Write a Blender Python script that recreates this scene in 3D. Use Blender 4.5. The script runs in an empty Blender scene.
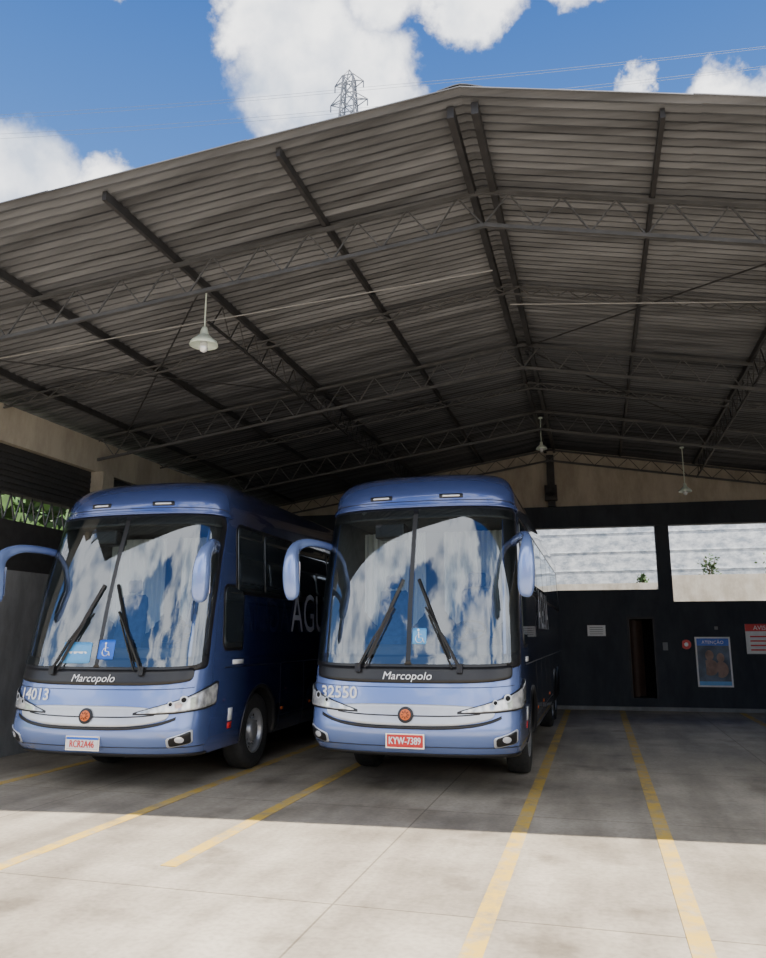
import bpy, bmesh, math, random
from mathutils import Vector, Matrix
random.seed(7)
D=bpy.data; C=bpy.context
col=C.scene.collection

# ---------------------------------------------------------------- materials
def newmat(name):
    m=D.materials.new(name); m.use_nodes=True
    nt=m.node_tree; b=nt.nodes['Principled BSDF']
    return m,nt,b
def N(nt,t,**kw):
    n=nt.nodes.new(t)
    for k,v in kw.items():
        if k in n.inputs: n.inputs[k].default_value=v
        else: setattr(n,k,v)
    return n
def simple(name,c,rough=.5,metal=0,noise=.0,scale=8,coat=0,bump=0,emit=0):
    m,nt,b=newmat(name)
    b.inputs['Roughness'].default_value=rough; b.inputs['Metallic'].default_value=metal
    b.inputs['Coat Weight'].default_value=coat
    tc=N(nt,'ShaderNodeTexCoord')
    nz=N(nt,'ShaderNodeTexNoise'); nz.inputs['Scale'].default_value=scale; nz.inputs['Detail'].default_value=6
    nt.links.new(tc.outputs['Object'],nz.inputs['Vector'])
    cr=N(nt,'ShaderNodeValToRGB')
    cr.color_ramp.elements[0].position=.3; cr.color_ramp.elements[1].position=.7
    cr.color_ramp.elements[0].color=(*[x*(1-noise) for x in c],1)
    cr.color_ramp.elements[1].color=(*[min(1,x*(1+noise)) for x in c],1)
    nt.links.new(nz.outputs['Fac'],cr.inputs['Fac']); nt.links.new(cr.outputs['Color'],b.inputs['Base Color'])
    if bump:
        bp=N(nt,'ShaderNodeBump'); bp.inputs['Strength'].default_value=bump; bp.inputs['Distance'].default_value=.02
        nt.links.new(nz.outputs['Fac'],bp.inputs['Height']); nt.links.new(bp.outputs['Normal'],b.inputs['Normal'])
    return m
def mixcol(nt,fac,a,b,mode='MIX'):
    n=nt.nodes.new('ShaderNodeMix'); n.data_type='RGBA'; n.blend_type=mode
    for i,v in ((0,fac),(6,a),(7,b)):
        if hasattr(v,'links'): nt.links.new(v,n.inputs[i])
        else: n.inputs[i].default_value=v
    return n.outputs[2]

def concrete_nodes(nt):
    tc=N(nt,'ShaderNodeTexCoord')
    n1=N(nt,'ShaderNodeTexNoise',Scale=.55,Detail=9.0,Roughness=.62); nt.links.new(tc.outputs['Object'],n1.inputs['Vector'])
    n2=N(nt,'ShaderNodeTexNoise',Scale=22.0,Detail=5.0); nt.links.new(tc.outputs['Object'],n2.inputs['Vector'])
    mp=N(nt,'ShaderNodeMapping'); mp.inputs['Scale'].default_value=(2.2,.35,1); nt.links.new(tc.outputs['Object'],mp.inputs['Vector'])
    n3=N(nt,'ShaderNodeTexNoise',Scale=1.0,Detail=6.0); nt.links.new(mp.outputs['Vector'],n3.inputs['Vector'])
    r1=N(nt,'ShaderNodeValToRGB'); e=r1.color_ramp.elements
    e[0].position=.36; e[0].color=(.27,.232,.18,1); e[1].position=.64; e[1].color=(.53,.47,.38,1)
    nt.links.new(n1.outputs['Fac'],r1.inputs['Fac'])
    r2=N(nt,'ShaderNodeValToRGB'); e=r2.color_ramp.elements
    e[0].position=.34; e[0].color=(.60,.59,.58,1); e[1].position=.58; e[1].color=(1,1,1,1)
    nt.links.new(n3.outputs['Fac'],r2.inputs['Fac'])
    c=mixcol(nt,.8,r1.outputs['Color'],r2.outputs['Color'],'MULTIPLY')
    r3=N(nt,'ShaderNodeValToRGB'); e=r3.color_ramp.elements
    e[0].position=.3; e[0].color=(.80,.80,.80,1); e[1].position=.6; e[1].color=(1,1,1,1)
    nt.links.new(n2.outputs['Fac'],r3.inputs['Fac'])
    c=mixcol(nt,1.0,c,r3.outputs['Color'],'MULTIPLY')
    n4=N(nt,'ShaderNodeTexNoise',Scale=1.3,Detail=4.0,Roughness=.5); nt.links.new(tc.outputs['Object'],n4.inputs['Vector'])
    r4=N(nt,'ShaderNodeValToRGB'); e=r4.color_ramp.elements
    e[0].position=.58; e[0].color=(1,1,1,1); e[1].position=.72; e[1].color=(.6,.58,.56,1)
    nt.links.new(n4.outputs['Fac'],r4.inputs['Fac'])
    c=mixcol(nt,1.0,c,r4.outputs['Color'],'MULTIPLY')
    return tc,n1,n2,c
def mat_floor():
    m,nt,b=newmat('concrete_floor')
    tc,n1,n2,c=concrete_nodes(nt)
    br=N(nt,'ShaderNodeTexBrick'); br.offset=0; br.inputs['Scale'].default_value=1
    br.inputs['Brick Width'].default_value=4.2; br.inputs['Row Height'].default_value=3.1
    br.inputs['Mortar Size'].default_value=.010; br.inputs['Mortar Smooth'].default_value=.4
    br.inputs['Color1'].default_value=(1,1,1,1); br.inputs['Color2'].default_value=(.92,.92,.92,1); br.inputs['Mortar'].default_value=(.52,.5,.47,1)
    mp=N(nt,'ShaderNodeMapping'); mp.inputs['Location'].default_value=(1.9,.6,0)
    nt.links.new(tc.outputs['Object'],mp.inputs['Vector']); nt.links.new(mp.outputs['Vector'],br.inputs['Vector'])
    c=mixcol(nt,1.0,c,br.outputs['Color'],'MULTIPLY')
    nt.links.new(c,b.inputs['Base Color'])
    rr=N(nt,'ShaderNodeMapRange'); rr.inputs['To Min'].default_value=.42; rr.inputs['To Max'].default_value=.75
    nt.links.new(n1.outputs['Fac'],rr.inputs['Value']); nt.links.new(rr.outputs['Result'],b.inputs['Roughness'])
    bp=N(nt,'ShaderNodeBump'); bp.inputs['Strength'].default_value=.15; bp.inputs['Distance'].default_value=.01
    nt.links.new(n2.outputs['Fac'],bp.inputs['Height']); nt.links.new(bp.outputs['Normal'],b.inputs['Normal'])
    return m
def mat_line():
    m,nt,b=newmat('worn_yellow_paint')
    tc,n1,n2,c=concrete_nodes(nt)
    n=N(nt,'ShaderNodeTexNoise',Scale=3.5,Detail=10.0,Roughness=.75); nt.links.new(tc.outputs['Object'],n.inputs['Vector'])
    r=N(nt,'ShaderNodeValToRGB'); e=r.color_ramp.elements
    e[0].position=.39; e[0].color=(.2,.2,.2,1); e[1].position=.56; e[1].color=(.92,.92,.92,1)
    nt.links.new(n.outputs['Fac'],r.inputs['Fac'])
    cc=mixcol(nt,r.outputs['Color'],c,(.62,.40,.06,1))
    nt.links.new(cc,b.inputs['Base Color']); b.inputs['Roughness'].default_value=.65
    return m
def mat_roof():
    m,nt,b=newmat('aged_corrugated_sheet')
    tc=N(nt,'ShaderNodeTexCoord')
    mp=N(nt,'ShaderNodeMapping'); mp.inputs['Scale'].default_value=(.25,5,1); nt.links.new(tc.outputs['Object'],mp.inputs['Vector'])
    n=N(nt,'ShaderNodeTexNoise',Scale=1.0,Detail=7.0,Roughness=.6); nt.links.new(mp.outputs['Vector'],n.inputs['Vector'])
    r=N(nt,'ShaderNodeValToRGB'); e=r.color_ramp.elements
    e[0].position=.36; e[0].color=(.034,.036,.042,1); e[1].position=.70; e[1].color=(.135,.142,.158,1)
    nt.links.new(n.outputs['Fac'],r.inputs['Fac']); nt.links.new(r.outputs['Color'],b.inputs['Base Color'])
    b.inputs['Roughness'].default_value=.5; b.inputs['Metallic'].default_value=.35
    return m
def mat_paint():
    # coach body: metallic blue, paler at the nose, darkening to navy towards the rear
    m,nt,b=newmat('metallic_blue_gradient')
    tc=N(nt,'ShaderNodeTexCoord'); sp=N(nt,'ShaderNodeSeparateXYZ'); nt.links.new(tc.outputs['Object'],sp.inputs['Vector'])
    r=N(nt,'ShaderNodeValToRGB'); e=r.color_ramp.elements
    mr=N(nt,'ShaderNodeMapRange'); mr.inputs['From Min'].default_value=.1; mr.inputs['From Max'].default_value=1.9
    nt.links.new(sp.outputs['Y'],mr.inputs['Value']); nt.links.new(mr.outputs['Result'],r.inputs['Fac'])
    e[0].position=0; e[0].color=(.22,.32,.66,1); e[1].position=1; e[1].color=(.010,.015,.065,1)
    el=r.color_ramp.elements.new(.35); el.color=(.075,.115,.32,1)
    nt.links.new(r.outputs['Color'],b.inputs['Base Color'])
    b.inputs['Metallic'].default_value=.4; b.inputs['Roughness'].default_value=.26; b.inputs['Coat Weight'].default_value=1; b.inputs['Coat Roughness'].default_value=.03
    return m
def mat_glass(name,fac,tint=(.82,.9,1)):
    m,nt,b=newmat(name)
    b.inputs['Base Color'].default_value=(.020,.026,.032,1); b.inputs['Roughness'].default_value=.05
    g=N(nt,'ShaderNodeBsdfGlossy'); g.inputs['Color'].default_value=(*tint,1); g.inputs['Roughness'].default_value=.015
    lw=N(nt,'ShaderNodeLayerWeight'); lw.inputs['Blend'].default_value=.25
    mr=N(nt,'ShaderNodeMapRange'); mr.inputs['To Min'].default_value=fac; mr.inputs['To Max'].default_value=.8
    nt.links.new(lw.outputs['Fresnel'],mr.inputs['Value'])
    mx=N(nt,'ShaderNodeMixShader'); nt.links.new(mr.outputs['Result'],mx.inputs[0]); nt.links.new(b.outputs[0],mx.inputs[1]); nt.links.new(g.outputs[0],mx.inputs[2])
    nt.links.new(mx.outputs[0],nt.nodes['Material Output'].inputs['Surface'])
    return m
def mat_windscreen():
    m,nt,b=newmat('windscreen_glass')
    tr=N(nt,'ShaderNodeBsdfTransparent'); tr.inputs['Color'].default_value=(.66,.73,.74,1)
    g=N(nt,'ShaderNodeBsdfGlossy'); g.inputs['Color'].default_value=(.88,.93,1,1); g.inputs['Roughness'].default_value=.02
    lw=N(nt,'ShaderNodeLayerWeight'); lw.inputs['Blend'].default_value=.12
    mr=N(nt,'ShaderNodeMapRange'); mr.inputs['To Min'].default_value=.15; mr.inputs['To Max'].default_value=.7
    nt.links.new(lw.outputs['Fresnel'],mr.inputs['Value'])
    mx=N(nt,'ShaderNodeMixShader'); nt.links.new(mr.outputs['Result'],mx.inputs[0]); nt.links.new(tr.outputs[0],mx.inputs[1]); nt.links.new(g.outputs[0],mx.inputs[2])
    nt.links.new(mx.outputs[0],nt.nodes['Material Output'].inputs['Surface'])
    return m
def mat_stained(name,a,bc,scale=(1,1,.35),ns=1.6):
    m,nt,b=newmat(name)
    tc=N(nt,'ShaderNodeTexCoord'); mp=N(nt,'ShaderNodeMapping'); mp.inputs['Scale'].default_value=scale
    nt.links.new(tc.outputs['Object'],mp.inputs['Vector'])
    n=N(nt,'ShaderNodeTexNoise',Scale=ns,Detail=10.0,Roughness=.7); nt.links.new(mp.outputs['Vector'],n.inputs['Vector'])
    r=N(nt,'ShaderNodeValToRGB'); e=r.color_ramp.elements
    e[0].position=.38; e[0].color=(*a,1); e[1].position=.6; e[1].color=(*bc,1)
    nt.links.new(n.outputs['Fac'],r.inputs['Fac']); nt.links.new(r.outputs['Color'],b.inputs['Base Color'])
    b.inputs['Roughness'].default_value=.85
    return m
M={}
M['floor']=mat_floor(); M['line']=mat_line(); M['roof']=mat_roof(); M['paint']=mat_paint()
M['wind']=mat_windscreen(); M['glass']=mat_glass('side_window_glass',.05)
M['black']=simple('black_trim',(.012,.012,.014),.35,noise=.2)
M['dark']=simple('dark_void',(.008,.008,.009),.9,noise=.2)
M['rubber']=simple('tyre_rubber',(.02,.02,.02),.8,noise=.3,scale=20,bump=.3)
M['rim']=simple('rim_steel',(.42,.43,.45),.35,.7,noise=.15)
M['silver']=simple('silver_trim',(.62,.65,.70),.3,.35,noise=.05)
M['chrome']=simple('chrome',(.8,.8,.82),.12,1,noise=.03)
M['lens']=simple('headlight_lens',(.66,.70,.74),.06,.45,noise=.5,scale=11,coat=1)
M['lamp']=simple('headlight_bulb',(.80,.82,.86),.1,.3,noise=.05,coat=1)
M['white']=simple('white_lettering',(.85,.86,.88),.5,noise=.03)
M['grey_letter']=simple('livery_lettering',(.52,.55,.64),.45,noise=.05)
M['red']=simple('red_plate',(.62,.03,.03),.45,noise=.06)
M['orange']=simple('orange_emblem',(.75,.16,.03),.4,noise=.1)
M['signblue']=simple('blue_sticker',(.02,.13,.62),.4,noise=.05)
M['cyan']=simple('light_blue_sticker',(.10,.36,.72),.4,noise=.08)
M['wallblue']=mat_stained('dark_blue_wall',(.024,.029,.038),(.040,.047,.058))
M['beige']=mat_stained('beige_plaster',(.34,.30,.245),(.47,.43,.36))
M['beam']=mat_stained('concrete_beam_paint',(.30,.27,.22),(.42,.385,.32))
M['greywall']=mat_stained('grey_wall',(.16,.165,.175),(.25,.26,.27))
M['dgrey']=simple('dark_louvre',(.03,.03,.032),.7,noise=.2)
M['outwall']=mat_stained('weathered_wall',(.30,.35,.42),(.72,.76,.80),(.8,1,1.3),3.6)
M['outlow']=mat_stained('lime_washed_ledge',(.58,.53,.44),(.80,.76,.68),(1,1,.6),2.5)
M['steel']=simple('grey_truss_steel',(.085,.087,.092),.55,.4,noise=.2,scale=5)
M['dsteel']=simple('dark_purlin_steel',(.03,.03,.033),.6,.2,noise=.3,scale=5)
M['cable']=simple('cable_sleeve',(.25,.25,.25),.6,noise=.1)
M['brown']=simple('brown_door',(.06,.035,.025),.5,noise=.25,scale=6)
M['leaf']=simple('leaf_green',(.05,.11,.025),.6,noise=.5,scale=1.5)
M['bark']=simple('bark',(.10,.075,.05),.9,noise=.3)
M['hill']=simple('wooded_hill',(.05,.09,.035),.9,noise=.5,scale=.2)
M['galv']=simple('galvanised_lattice',(.13,.14,.16),.6,.3,noise=.1)
M['enamel']=simple('enamel_shade',(.62,.72,.66),.3,noise=.08,coat=.5)
M['paper']=simple('paper',(.75,.76,.76),.7,noise=.05)
M['skin']=simple('poster_figure',(.30,.20,.16),.6,noise=.4,scale=4)
M['poster']=simple('poster_print',(.10,.14,.20),.5,noise=.6,scale=2.5)
M['house']=mat_stained('house_wall',(.45,.36,.28),(.62,.52,.42))
M['tile']=simple('roof_tile',(.30,.10,.05),.8,noise=.3)
M['cabin']=simple('cabin_lining',(.10,.105,.115),.8,noise=.15)
M['seat']=simple('seat_fabric',(.05,.09,.20),.9,noise=.3,scale=12)
M['curtain']=simple('cab_curtain',(.62,.65,.68),.85,noise=.12,scale=3)

# ---------------------------------------------------------------- mesh builder
class MB:
    def __init__(s): s.v=[];s.f=[];s.m=[]
    def hexa(s,p,mi=0):
        b=len(s.v); s.v+= [tuple(q) for q in p]
        for f in ((0,3,2,1),(4,5,6,7),(0,1,5,4),(1,2,6,5),(2,3,7,6),(3,0,4,7)):
            s.f.append(tuple(b+i for i in f)); s.m.append(mi)
    def box(s,x0,x1,y0,y1,z0,z1,mi=0):
        s.hexa([(x0,y0,z0),(x1,y0,z0),(x1,y1,z0),(x0,y1,z0),(x0,y0,z1),(x1,y0,z1),(x1,y1,z1),(x0,y1,z1)],mi)
    def bar(s,p,q,w,h=None,mi=0,up=(0,0,1)):
        h=h or w; p=Vector(p);q=Vector(q); d=(q-p).normalized(); u=Vector(up)
        if abs(d.dot(u))>.98: u=Vector((0,1,0))
        a=d.cross(u).normalized()*w/2; c=a.cross(d).normalized()*h/2
        s.hexa([p-a-c,p+a-c,q+a-c,q-a-c,p-a+c,p+a+c,q+a+c,q-a+c],mi)
    def grid(s,rows,mi=0,closed=False):
        b=len(s.v); n=len(rows[0])
        for r in rows: s.v+=[tuple(q) for q in r]
        for i in range(len(rows)-1):
            for j in range(n if closed else n-1):
                k=(j+1)%n
                s.f.append((b+i*n+j,b+i*n+k,b+(i+1)*n+k,b+(i+1)*n+j)); s.m.append(mi)
    def lathe(s,prof,origin,axis='x',n=40,mi=0):
        rows=[]
        for r,a in prof:
            row=[]
            for k in range(n):
                t=2*math.pi*k/n; c,d=r*math.cos(t),r*math.sin(t)
                if axis=='x': q=(a,c,d)
                elif axis=='z': q=(c,d,a)
                else: q=(c,a,d)
                row.append(Vector(q)+Vector(origin))
            rows.append(row)
        s.grid(rows,mi,True)
    def obj(s,name,mats,parent=None,smooth=False,fix=True):
        me=D.meshes.new(name); me.from_pydata(s.v,[],s.f)
        if not isinstance(mats,(list,tuple)): mats=[mats]
        for m in mats: me.materials.append(m)
        for p,i in zip(me.polygons,s.m): p.material_index=i; p.use_smooth=smooth
        if fix:
            bm=bmesh.new(); bm.from_mesh(me); bmesh.ops.recalc_face_normals(bm,faces=bm.faces); bm.to_mesh(me); bm.free()
        o=D.objects.new(name,me); col.objects.link(o)
        if parent: o.parent=parent
        return o
def empty(name,loc=(0,0,0)):
    e=D.objects.new(name,None); e.location=loc; e.empty_display_size=.3; col.objects.link(e); return e
def bevel(o,w,seg=2):
    b=o.modifiers.new('bevel','BEVEL'); b.width=w; b.segments=seg; b.limit_method='ANGLE'; return o
def text_mesh(body,size,extr=0,res=3):
    cu=D.curves.new('txt','FONT'); cu.body=body; cu.size=size; cu.align_x='CENTER'; cu.align_y='CENTER'; cu.resolution_u=res; cu.extrude=extr
    o=D.objects.new('txt',cu); col.objects.link(o); C.view_layer.update()
    me=D.meshes.new_from_object(o.evaluated_get(C.evaluated_depsgraph_get()))
    D.objects.remove(o); return me
def text_map(name,body,size,fn,mat,parent=None,sx=1.0,shear=0):
    me=text_mesh(body,size)
    bm=bmesh.new(); bm.from_mesh(me)
    for v in bm.verts: v.co=fn(v.co.x*sx+shear*v.co.y,v.co.y)
    bm.to_mesh(me); bm.free(); me.materials.clear(); me.materials.append(mat)
    o=D.objects.new(name,me); col.objects.link(o); o.parent=parent
    return o

# ---------------------------------------------------------------- building shell
RX=-1.0; RZ=7.0; SL=.165; XL=-9.35; XR=7.35
def kk(s): return .11+(.05-.11)*(s-6.43)/(21.3-6.43)
def yy(x,s): return s+kk(s)*(x-RX)
def rz(x): return RZ-SL*abs(x-RX)
def yb(x): return 21.3+.05*(x-RX)

fl=MB(); fl.grid([[(-70,-60,0),(70,-60,0)],[(-70,70,0),(70,70,0)]]); fl.obj('floor',M['floor'])

rf=MB()
s0,s1,pitch=6.43,21.62,.13
n=int((s1-s0)/pitch*6)
for side_ in (-1,1):
    xe=XL-.1 if side_<0 else XR+.1
    for segi in range(4):
        xa=RX+(xe-RX)*segi/4; xb=RX+(xe-RX)*(segi+1)/4+ (0.08*side_ if segi<3 else 0)
        rows=[[],[]]
        for i in range(n+1):
            s=s0+(s1-s0)*i/n; ph=math.sin(2*math.pi*(s-s0)/pitch)
            ph=max(-1,min(1,ph*1.5))
            dz=.026*ph+.03
            for r,x in ((0,xa),(1,xb)):
                rows[r].append((x,yy(x,s),rz(x)+dz+ (.012 if (r==0 and segi>0) else .0)-0.004*segi))
        rf.grid(rows)
ro=rf.obj('roof',M['roof'])
sm=ro.modifiers.new('thickness','SOLIDIFY'); sm.thickness=.008
rc=MB()
rows=[]
for i in range(41):
    s=s0+.02+(s1-s0)*i/40
    rows.append([(RX+dx,yy(RX+dx,s),RZ+.062-abs(dx)*SL+ (.02 if abs(dx)<.1 else 0)) for dx in (-.22,-.07,0,.07,.22)])
rc.grid(rows); o=rc.obj('roof_ridge_cap',M['roof']); o.modifiers.new('t','SOLIDIFY').thickness=.01

pu=MB()
for k in range(-4,5):
    x=RX+1.85*k
    if k==0: continue
    if x<XL+.2 or x>XR-.2: continue
    pu.bar((x,yy(x,6.6),rz(x)-.05),(x,yy(x,21.2),rz(x)-.05),.045,.10)
for dx in (-.12,.12):
    pu.bar((RX+dx,6.6,RZ-.10),(RX+dx,21.2,RZ-.10),.07,.13)
pu.obj('roof_purlins',M['dsteel'])
def truss(s,depth,mt,cw=.045,m=14):
    t=MB()
    for side_ in (-1,1):
        xe=XL+.15 if side_<0 else XR-.15
        top=[];bot=[]
        for i in range(m+1):
            x=RX+(xe-RX)*i/m
            top.append(Vector((x,yy(x,s),rz(x)-.14))); bot.append(Vector((x,yy(x,s),rz(x)-.14-depth)))
        t.bar(top[0],top[-1],cw,cw); t.bar(bot[0],bot[-1],cw,cw)
        for i in range(m):
            mid=(top[i]+top[i+1])/2
            t.bar(bot[i],mid,.016,.016); t.bar(mid,bot[i+1],.016,.016)
    o=t.obj('roof_truss',mt); return o
for s,d in ((8.0,.42),(10.5,.12),(12.9,.42),(15.0,.12),(17.1,.42),(20.9,.3)): truss(s,d,M['steel'],.045 if d>.2 else .025,14 if d>.2 else 24)
br=MB()
for x in (RX-3.7,RX+3.7):
    ys=[8.6+ .52*i for i in range(24)]
    z0=rz(x)-.5
    br.bar((x,8.5,z0),(x,20.9,z0),.03,.03)
    for i in range(23):
        ym=(ys[i]+ys[i+1])/2
        br.bar((x,ys[i],z0),(x,ym,z0+.36),.014); br.bar((x,ym,z0+.36),(x,ys[i+1],z0),.014)
for (xa,sa,xb,sb) in ((RX-3.7,8.6,RX-7.4,12.9),(RX-7.4,8.6,RX-3.7,12.9),(RX+3.7,8.6,RX,12.9),(RX-3.7,12.9,RX,17.1),(RX,12.9,RX+3.7,17.1)):
    br.bar((xa,yy(xa,sa),rz(xa)-.2),(xb,yy(xb,sb),rz(xb)-.2),.018)
br.obj('roof_bracing',M['dsteel'])
cb=MB()
for (p,q) in (((-8.9,8.4,5.6),(-1.0,8.75,6.25)),((-.9,9.8,6.25),(6.9,10.6,5.75))):
    cb.bar(p,q,.012)
cb.obj('electrical_conduit',M['cable'])

def sk(mb,x0,x1,d0,d1,z0,z1,mi):
    mb.hexa([(x0,yb(x0)+d0,z0),(x1,yb(x1)+d0,z0),(x1,yb(x1)+d1,z0),(x0,yb(x0)+d1,z0),
             (x0,yb(x0)+d0,z1),(x1,yb(x1)+d0,z1),(x1,yb(x1)+d1,z1),(x0,yb(x0)+d1,z1)],mi)
wb=MB(); T=.22
O1=(-3.6,1.62,3.06,4.74); O2=(1.97,6.0,2.74,4.74)
DX0,DX1,DZ=.77,1.45,2.35
sk(wb,XL,O1[0],0,T,0,5.33,0)
sk(wb,O1[0],DX0,0,T,0,O1[2],0)
sk(wb,DX0,DX1,0,T,DZ,O1[2],0)
sk(wb,DX0,DX1,0,T,0,.30,0)
sk(wb,DX1,O1[1],0,T,0,O1[2],0)
sk(wb,O1[1],O2[0],0,T,0,4.74,0)
sk(wb,O2[0],O2[1],0,T,0,O2[2],0)
sk(wb,O2[1],XR,0,T,0,4.74,0)
sk(wb,O1[0],XR,-.06,T,4.74,5.33,0)
for xa,xb in ((XL,RX),(RX,XR)):
    y0=yb(xa);y1=yb(xb)
    wb.hexa([(xa,y0+.02,5.33),(xb,y1+.02,5.33),(xb,y1+T,5.33),(xa,y0+T,5.33),
             (xa,y0+.02,rz(xa)),(xb,y1+.02,rz(xb)),(xb,y1+T,rz(xb)),(xa,y0+T,rz(xa))],1)
wb.obj('wall_back',[M['wallblue'],M['beige']])
st=MB(); st.bar((RX,yb(RX)-.18,5.33),(RX,yb(RX)-.18,6.75),.2,.16); st.box(RX-.16,RX+.16,yb(RX)-.55,yb(RX)-.3,5.45,5.85); st.lathe([(.02,-.2),(.12,-.2),(.15,-.3),(.14,-.3),(.02,-.22)],(RX,yb(RX)-.35,5.65),'y',20)
st.obj('gable_post_with_loudspeaker',M['dsteel'])
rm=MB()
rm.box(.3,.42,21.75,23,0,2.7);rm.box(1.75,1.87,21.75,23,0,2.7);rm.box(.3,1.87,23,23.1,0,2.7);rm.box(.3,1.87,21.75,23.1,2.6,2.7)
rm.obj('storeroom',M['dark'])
dr=empty('door_1',(0,0,0))
df=MB()
for x0,x1,z0,z1 in ((DX0,DX0+.05,.3,DZ),(DX1-.05,DX1,.3,DZ),(DX0+.05,DX1-.05,DZ-.05,DZ)): sk(df,x0,x1,-.03,T,z0,z1,0)
df.obj('frame',M['dsteel'],dr)
dl=MB(); y=yb(1)
dl.hexa([(DX0+.06,y+.03,.32),(DX0+.40,y+.55,.32),(DX0+.37,y+.58,.32),(DX0+.03,y+.06,.32),(DX0+.06,y+.03,2.28),(DX0+.40,y+.55,2.28),(DX0+.37,y+.58,2.28),(DX0+.03,y+.06,2.28)])
dl.obj('leaf',M['brown'],dr)
def wallsign(name,x0,x1,z0,z1,mat):
    e=empty(name); m=MB(); sk(m,x0,x1,-.025,-.003,z0,z1,0); m.obj('board',mat,e); return e
def strip(e,name,x0,x1,z0,z1,mat,d=-.03):
    m=MB(); sk(m,x0,x1,d,-.02,z0,z1,0); return m.obj(name,mat,e)
def walltext(e,body,size,xc,zc,mat,d=-.035):
    text_map('lettering',body,size,lambda x,y:Vector((xc+x,yb(xc+x)+d,zc+y)),mat,e)
e=wallsign('notice_sheet',-.24,.22,1.86,2.14,M['paper']); 
for i in range(4): strip(e,'print_line',-.18,.15,1.91+i*.055,1.92+i*.055,M['dgrey'])
e=wallsign('poster',2.40,3.24,.60,1.84,M['paper'])
strip(e,'print',2.44,3.20,.64,1.80,M['poster']); strip(e,'header',2.44,3.20,1.62,1.80,M['signblue'],-.034); strip(e,'base_band',2.44,3.20,.64,.74,M['cyan'],-.034)
walltext(e,'ATENÇÃO',.11,2.82,1.70,M['white'],-.038)
f=MB(); 
def skell(mb,cx,cz,rx,rz_,d): 
    ring=[(cx+rx*math.cos(t*math.pi/12),yb(cx)+d,cz+rz_*math.sin(t*math.pi/12)) for t in range(24)]
    b=len(mb.v); mb.v+=ring; mb.f.append(tuple(range(b,b+24))); mb.m.append(0)
skell(f,2.72,1.38,.10,.13,-.036); skell(f,2.72,1.08,.2,.2,-.035); skell(f,2.98,1.32,.09,.12,-.036); skell(f,2.98,1.03,.17,.2,-.034)
f.obj('figures',M['skin'],e,fix=False)
e=wallsign('safety_sign',3.62,4.42,1.42,2.16,M['paper']); strip(e,'red_header',3.62,4.42,1.98,2.16,M['red']); 
walltext(e,'AVISO',.15,4.02,2.06,M['white'])
for i in range(4): strip(e,'print_line',3.72,4.32,1.5+i*.11,1.535+i*.11,M['red'])
e=wallsign('fire_extinguisher_sign',2.06,2.32,1.52,1.78,M['wallblue']); f=MB(); skell(f,2.19,1.65,.12,.12,-.03); f.obj('red_disc',M['red'],e,fix=False)
f=MB(); skell(f,2.19,1.65,.05,.05,-.034); f.obj('centre',M['paper'],e,fix=False)
e=wallsign('switch_box',1.62,1.74,1.5,1.7,M['greywall'])
e=wallsign('electric_conduit_box',2.9,2.98,2.02,2.1,M['greywall'])
tb=MB(); sk(tb,-3.4,7.1,-.10,-.002,0,.09,0); tb.obj('baseboard_back',M['greywall'])

# left side
wl=MB()
wl.box(-9.3,-9.08,7.9,20.7,0,2.9,0); wl.box(-9.3,-9.08,7.9,20.7,2.9,3.7,1); wl.box(-9.3,-9.08,7.9,20.7,4.15,4.9,1)
for i in range(7): wl.box(-9.1,-9.04,8.4,12.2,4.2+i*.095,4.24+i*.095,1)
for y in [8.0+i*.25 for i in range(48)]:
    wl.bar((-9.19,y,3.7),(-9.19,y+.12,4.15),.02,mi=2); wl.bar((-9.19,y+.12,4.15),(-9.19,y+.25,3.7),.02,mi=2)
wl.obj('wall_left',[M['greywall'],M['dgrey'],M['steel']])
bl=MB(); bl.box(-9.25,-8.95,7.5,20.85,4.9,5.5); bl.obj('eave_beam',M['beam'])
cl=MB()
for y in (8.2,12.4,16.6,20.5): cl.box(-9.07,-8.8,y-.17,y+.17,0,4.9)
o=cl.obj('beam_columns',M['beam'])
wr=MB(); wr.box(7.2,7.42,7.2,21.5,0,5.0); wr.obj('wall_right',M['greywall'])
cr=MB()
for y in (7.4,12.9,17.1,21.0): cr.box(7.0,7.35,y-.17,y+.17,0,5.3)
cr.box(7.05,7.35,7.0,21.4,5.0,5.45); cr.obj('beam_columns',M['beam'])

# outside walls at the back
ow=MB(); ow.box(-16,18,25.6,26.0,0,6.6)
for k,z in enumerate((3.9,4.5,5.1)): ow.box(-16,18,25.585,25.6,z,z+.02)
ow.obj('retaining_wall',M['outwall'])
ol=MB(); ol.box(-12,1.9,24.3,24.6,0,3.42); ol.box(2.0,14,24.2,24.6,0,3.62)
ol.obj('boundary_wall',M['outlow'])
def shrub(loc,r,seed,nl):
    rnd=random.Random(seed); e=empty('wall_shrub',loc); m=MB(); st_=MB()
    for i in range(6): st_.bar((0,0,0),(rnd.uniform(-r,r)*.7,rnd.uniform(-.1,.1),rnd.uniform(.5,1.1)*r*1.6),.012)
    st_.obj('stems',M['bark'],e)
    for i in range(nl):
        p=Vector((rnd.gauss(0,.45)*r,rnd.gauss(0,.2)*r,abs(rnd.gauss(.8,.5))*r)); a=Vector((rnd.gauss(0,1),rnd.gauss(0,1),rnd.gauss(0,1))).normalized()*.06; b=a.cross(Vector((rnd.gauss(0,1),rnd.gauss(0,1),rnd.gauss(0,1)))).normalized()*.035
        k=len(m.v); m.v+=[tuple(p-a),tuple(p+b),tuple(p+a),tuple(p-b)]; m.f.append((k,k+1,k+2,k+3)); m.m.append(0)
    m.obj('leaves',M['leaf'],e,fix=False)
for i,(x,r) in enumerate(((3.3,.28),(5.1,.4),(1.4,.15))): shrub((x,24.4,3.62 if x>2 else 3.42),r,i+20,100)

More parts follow.
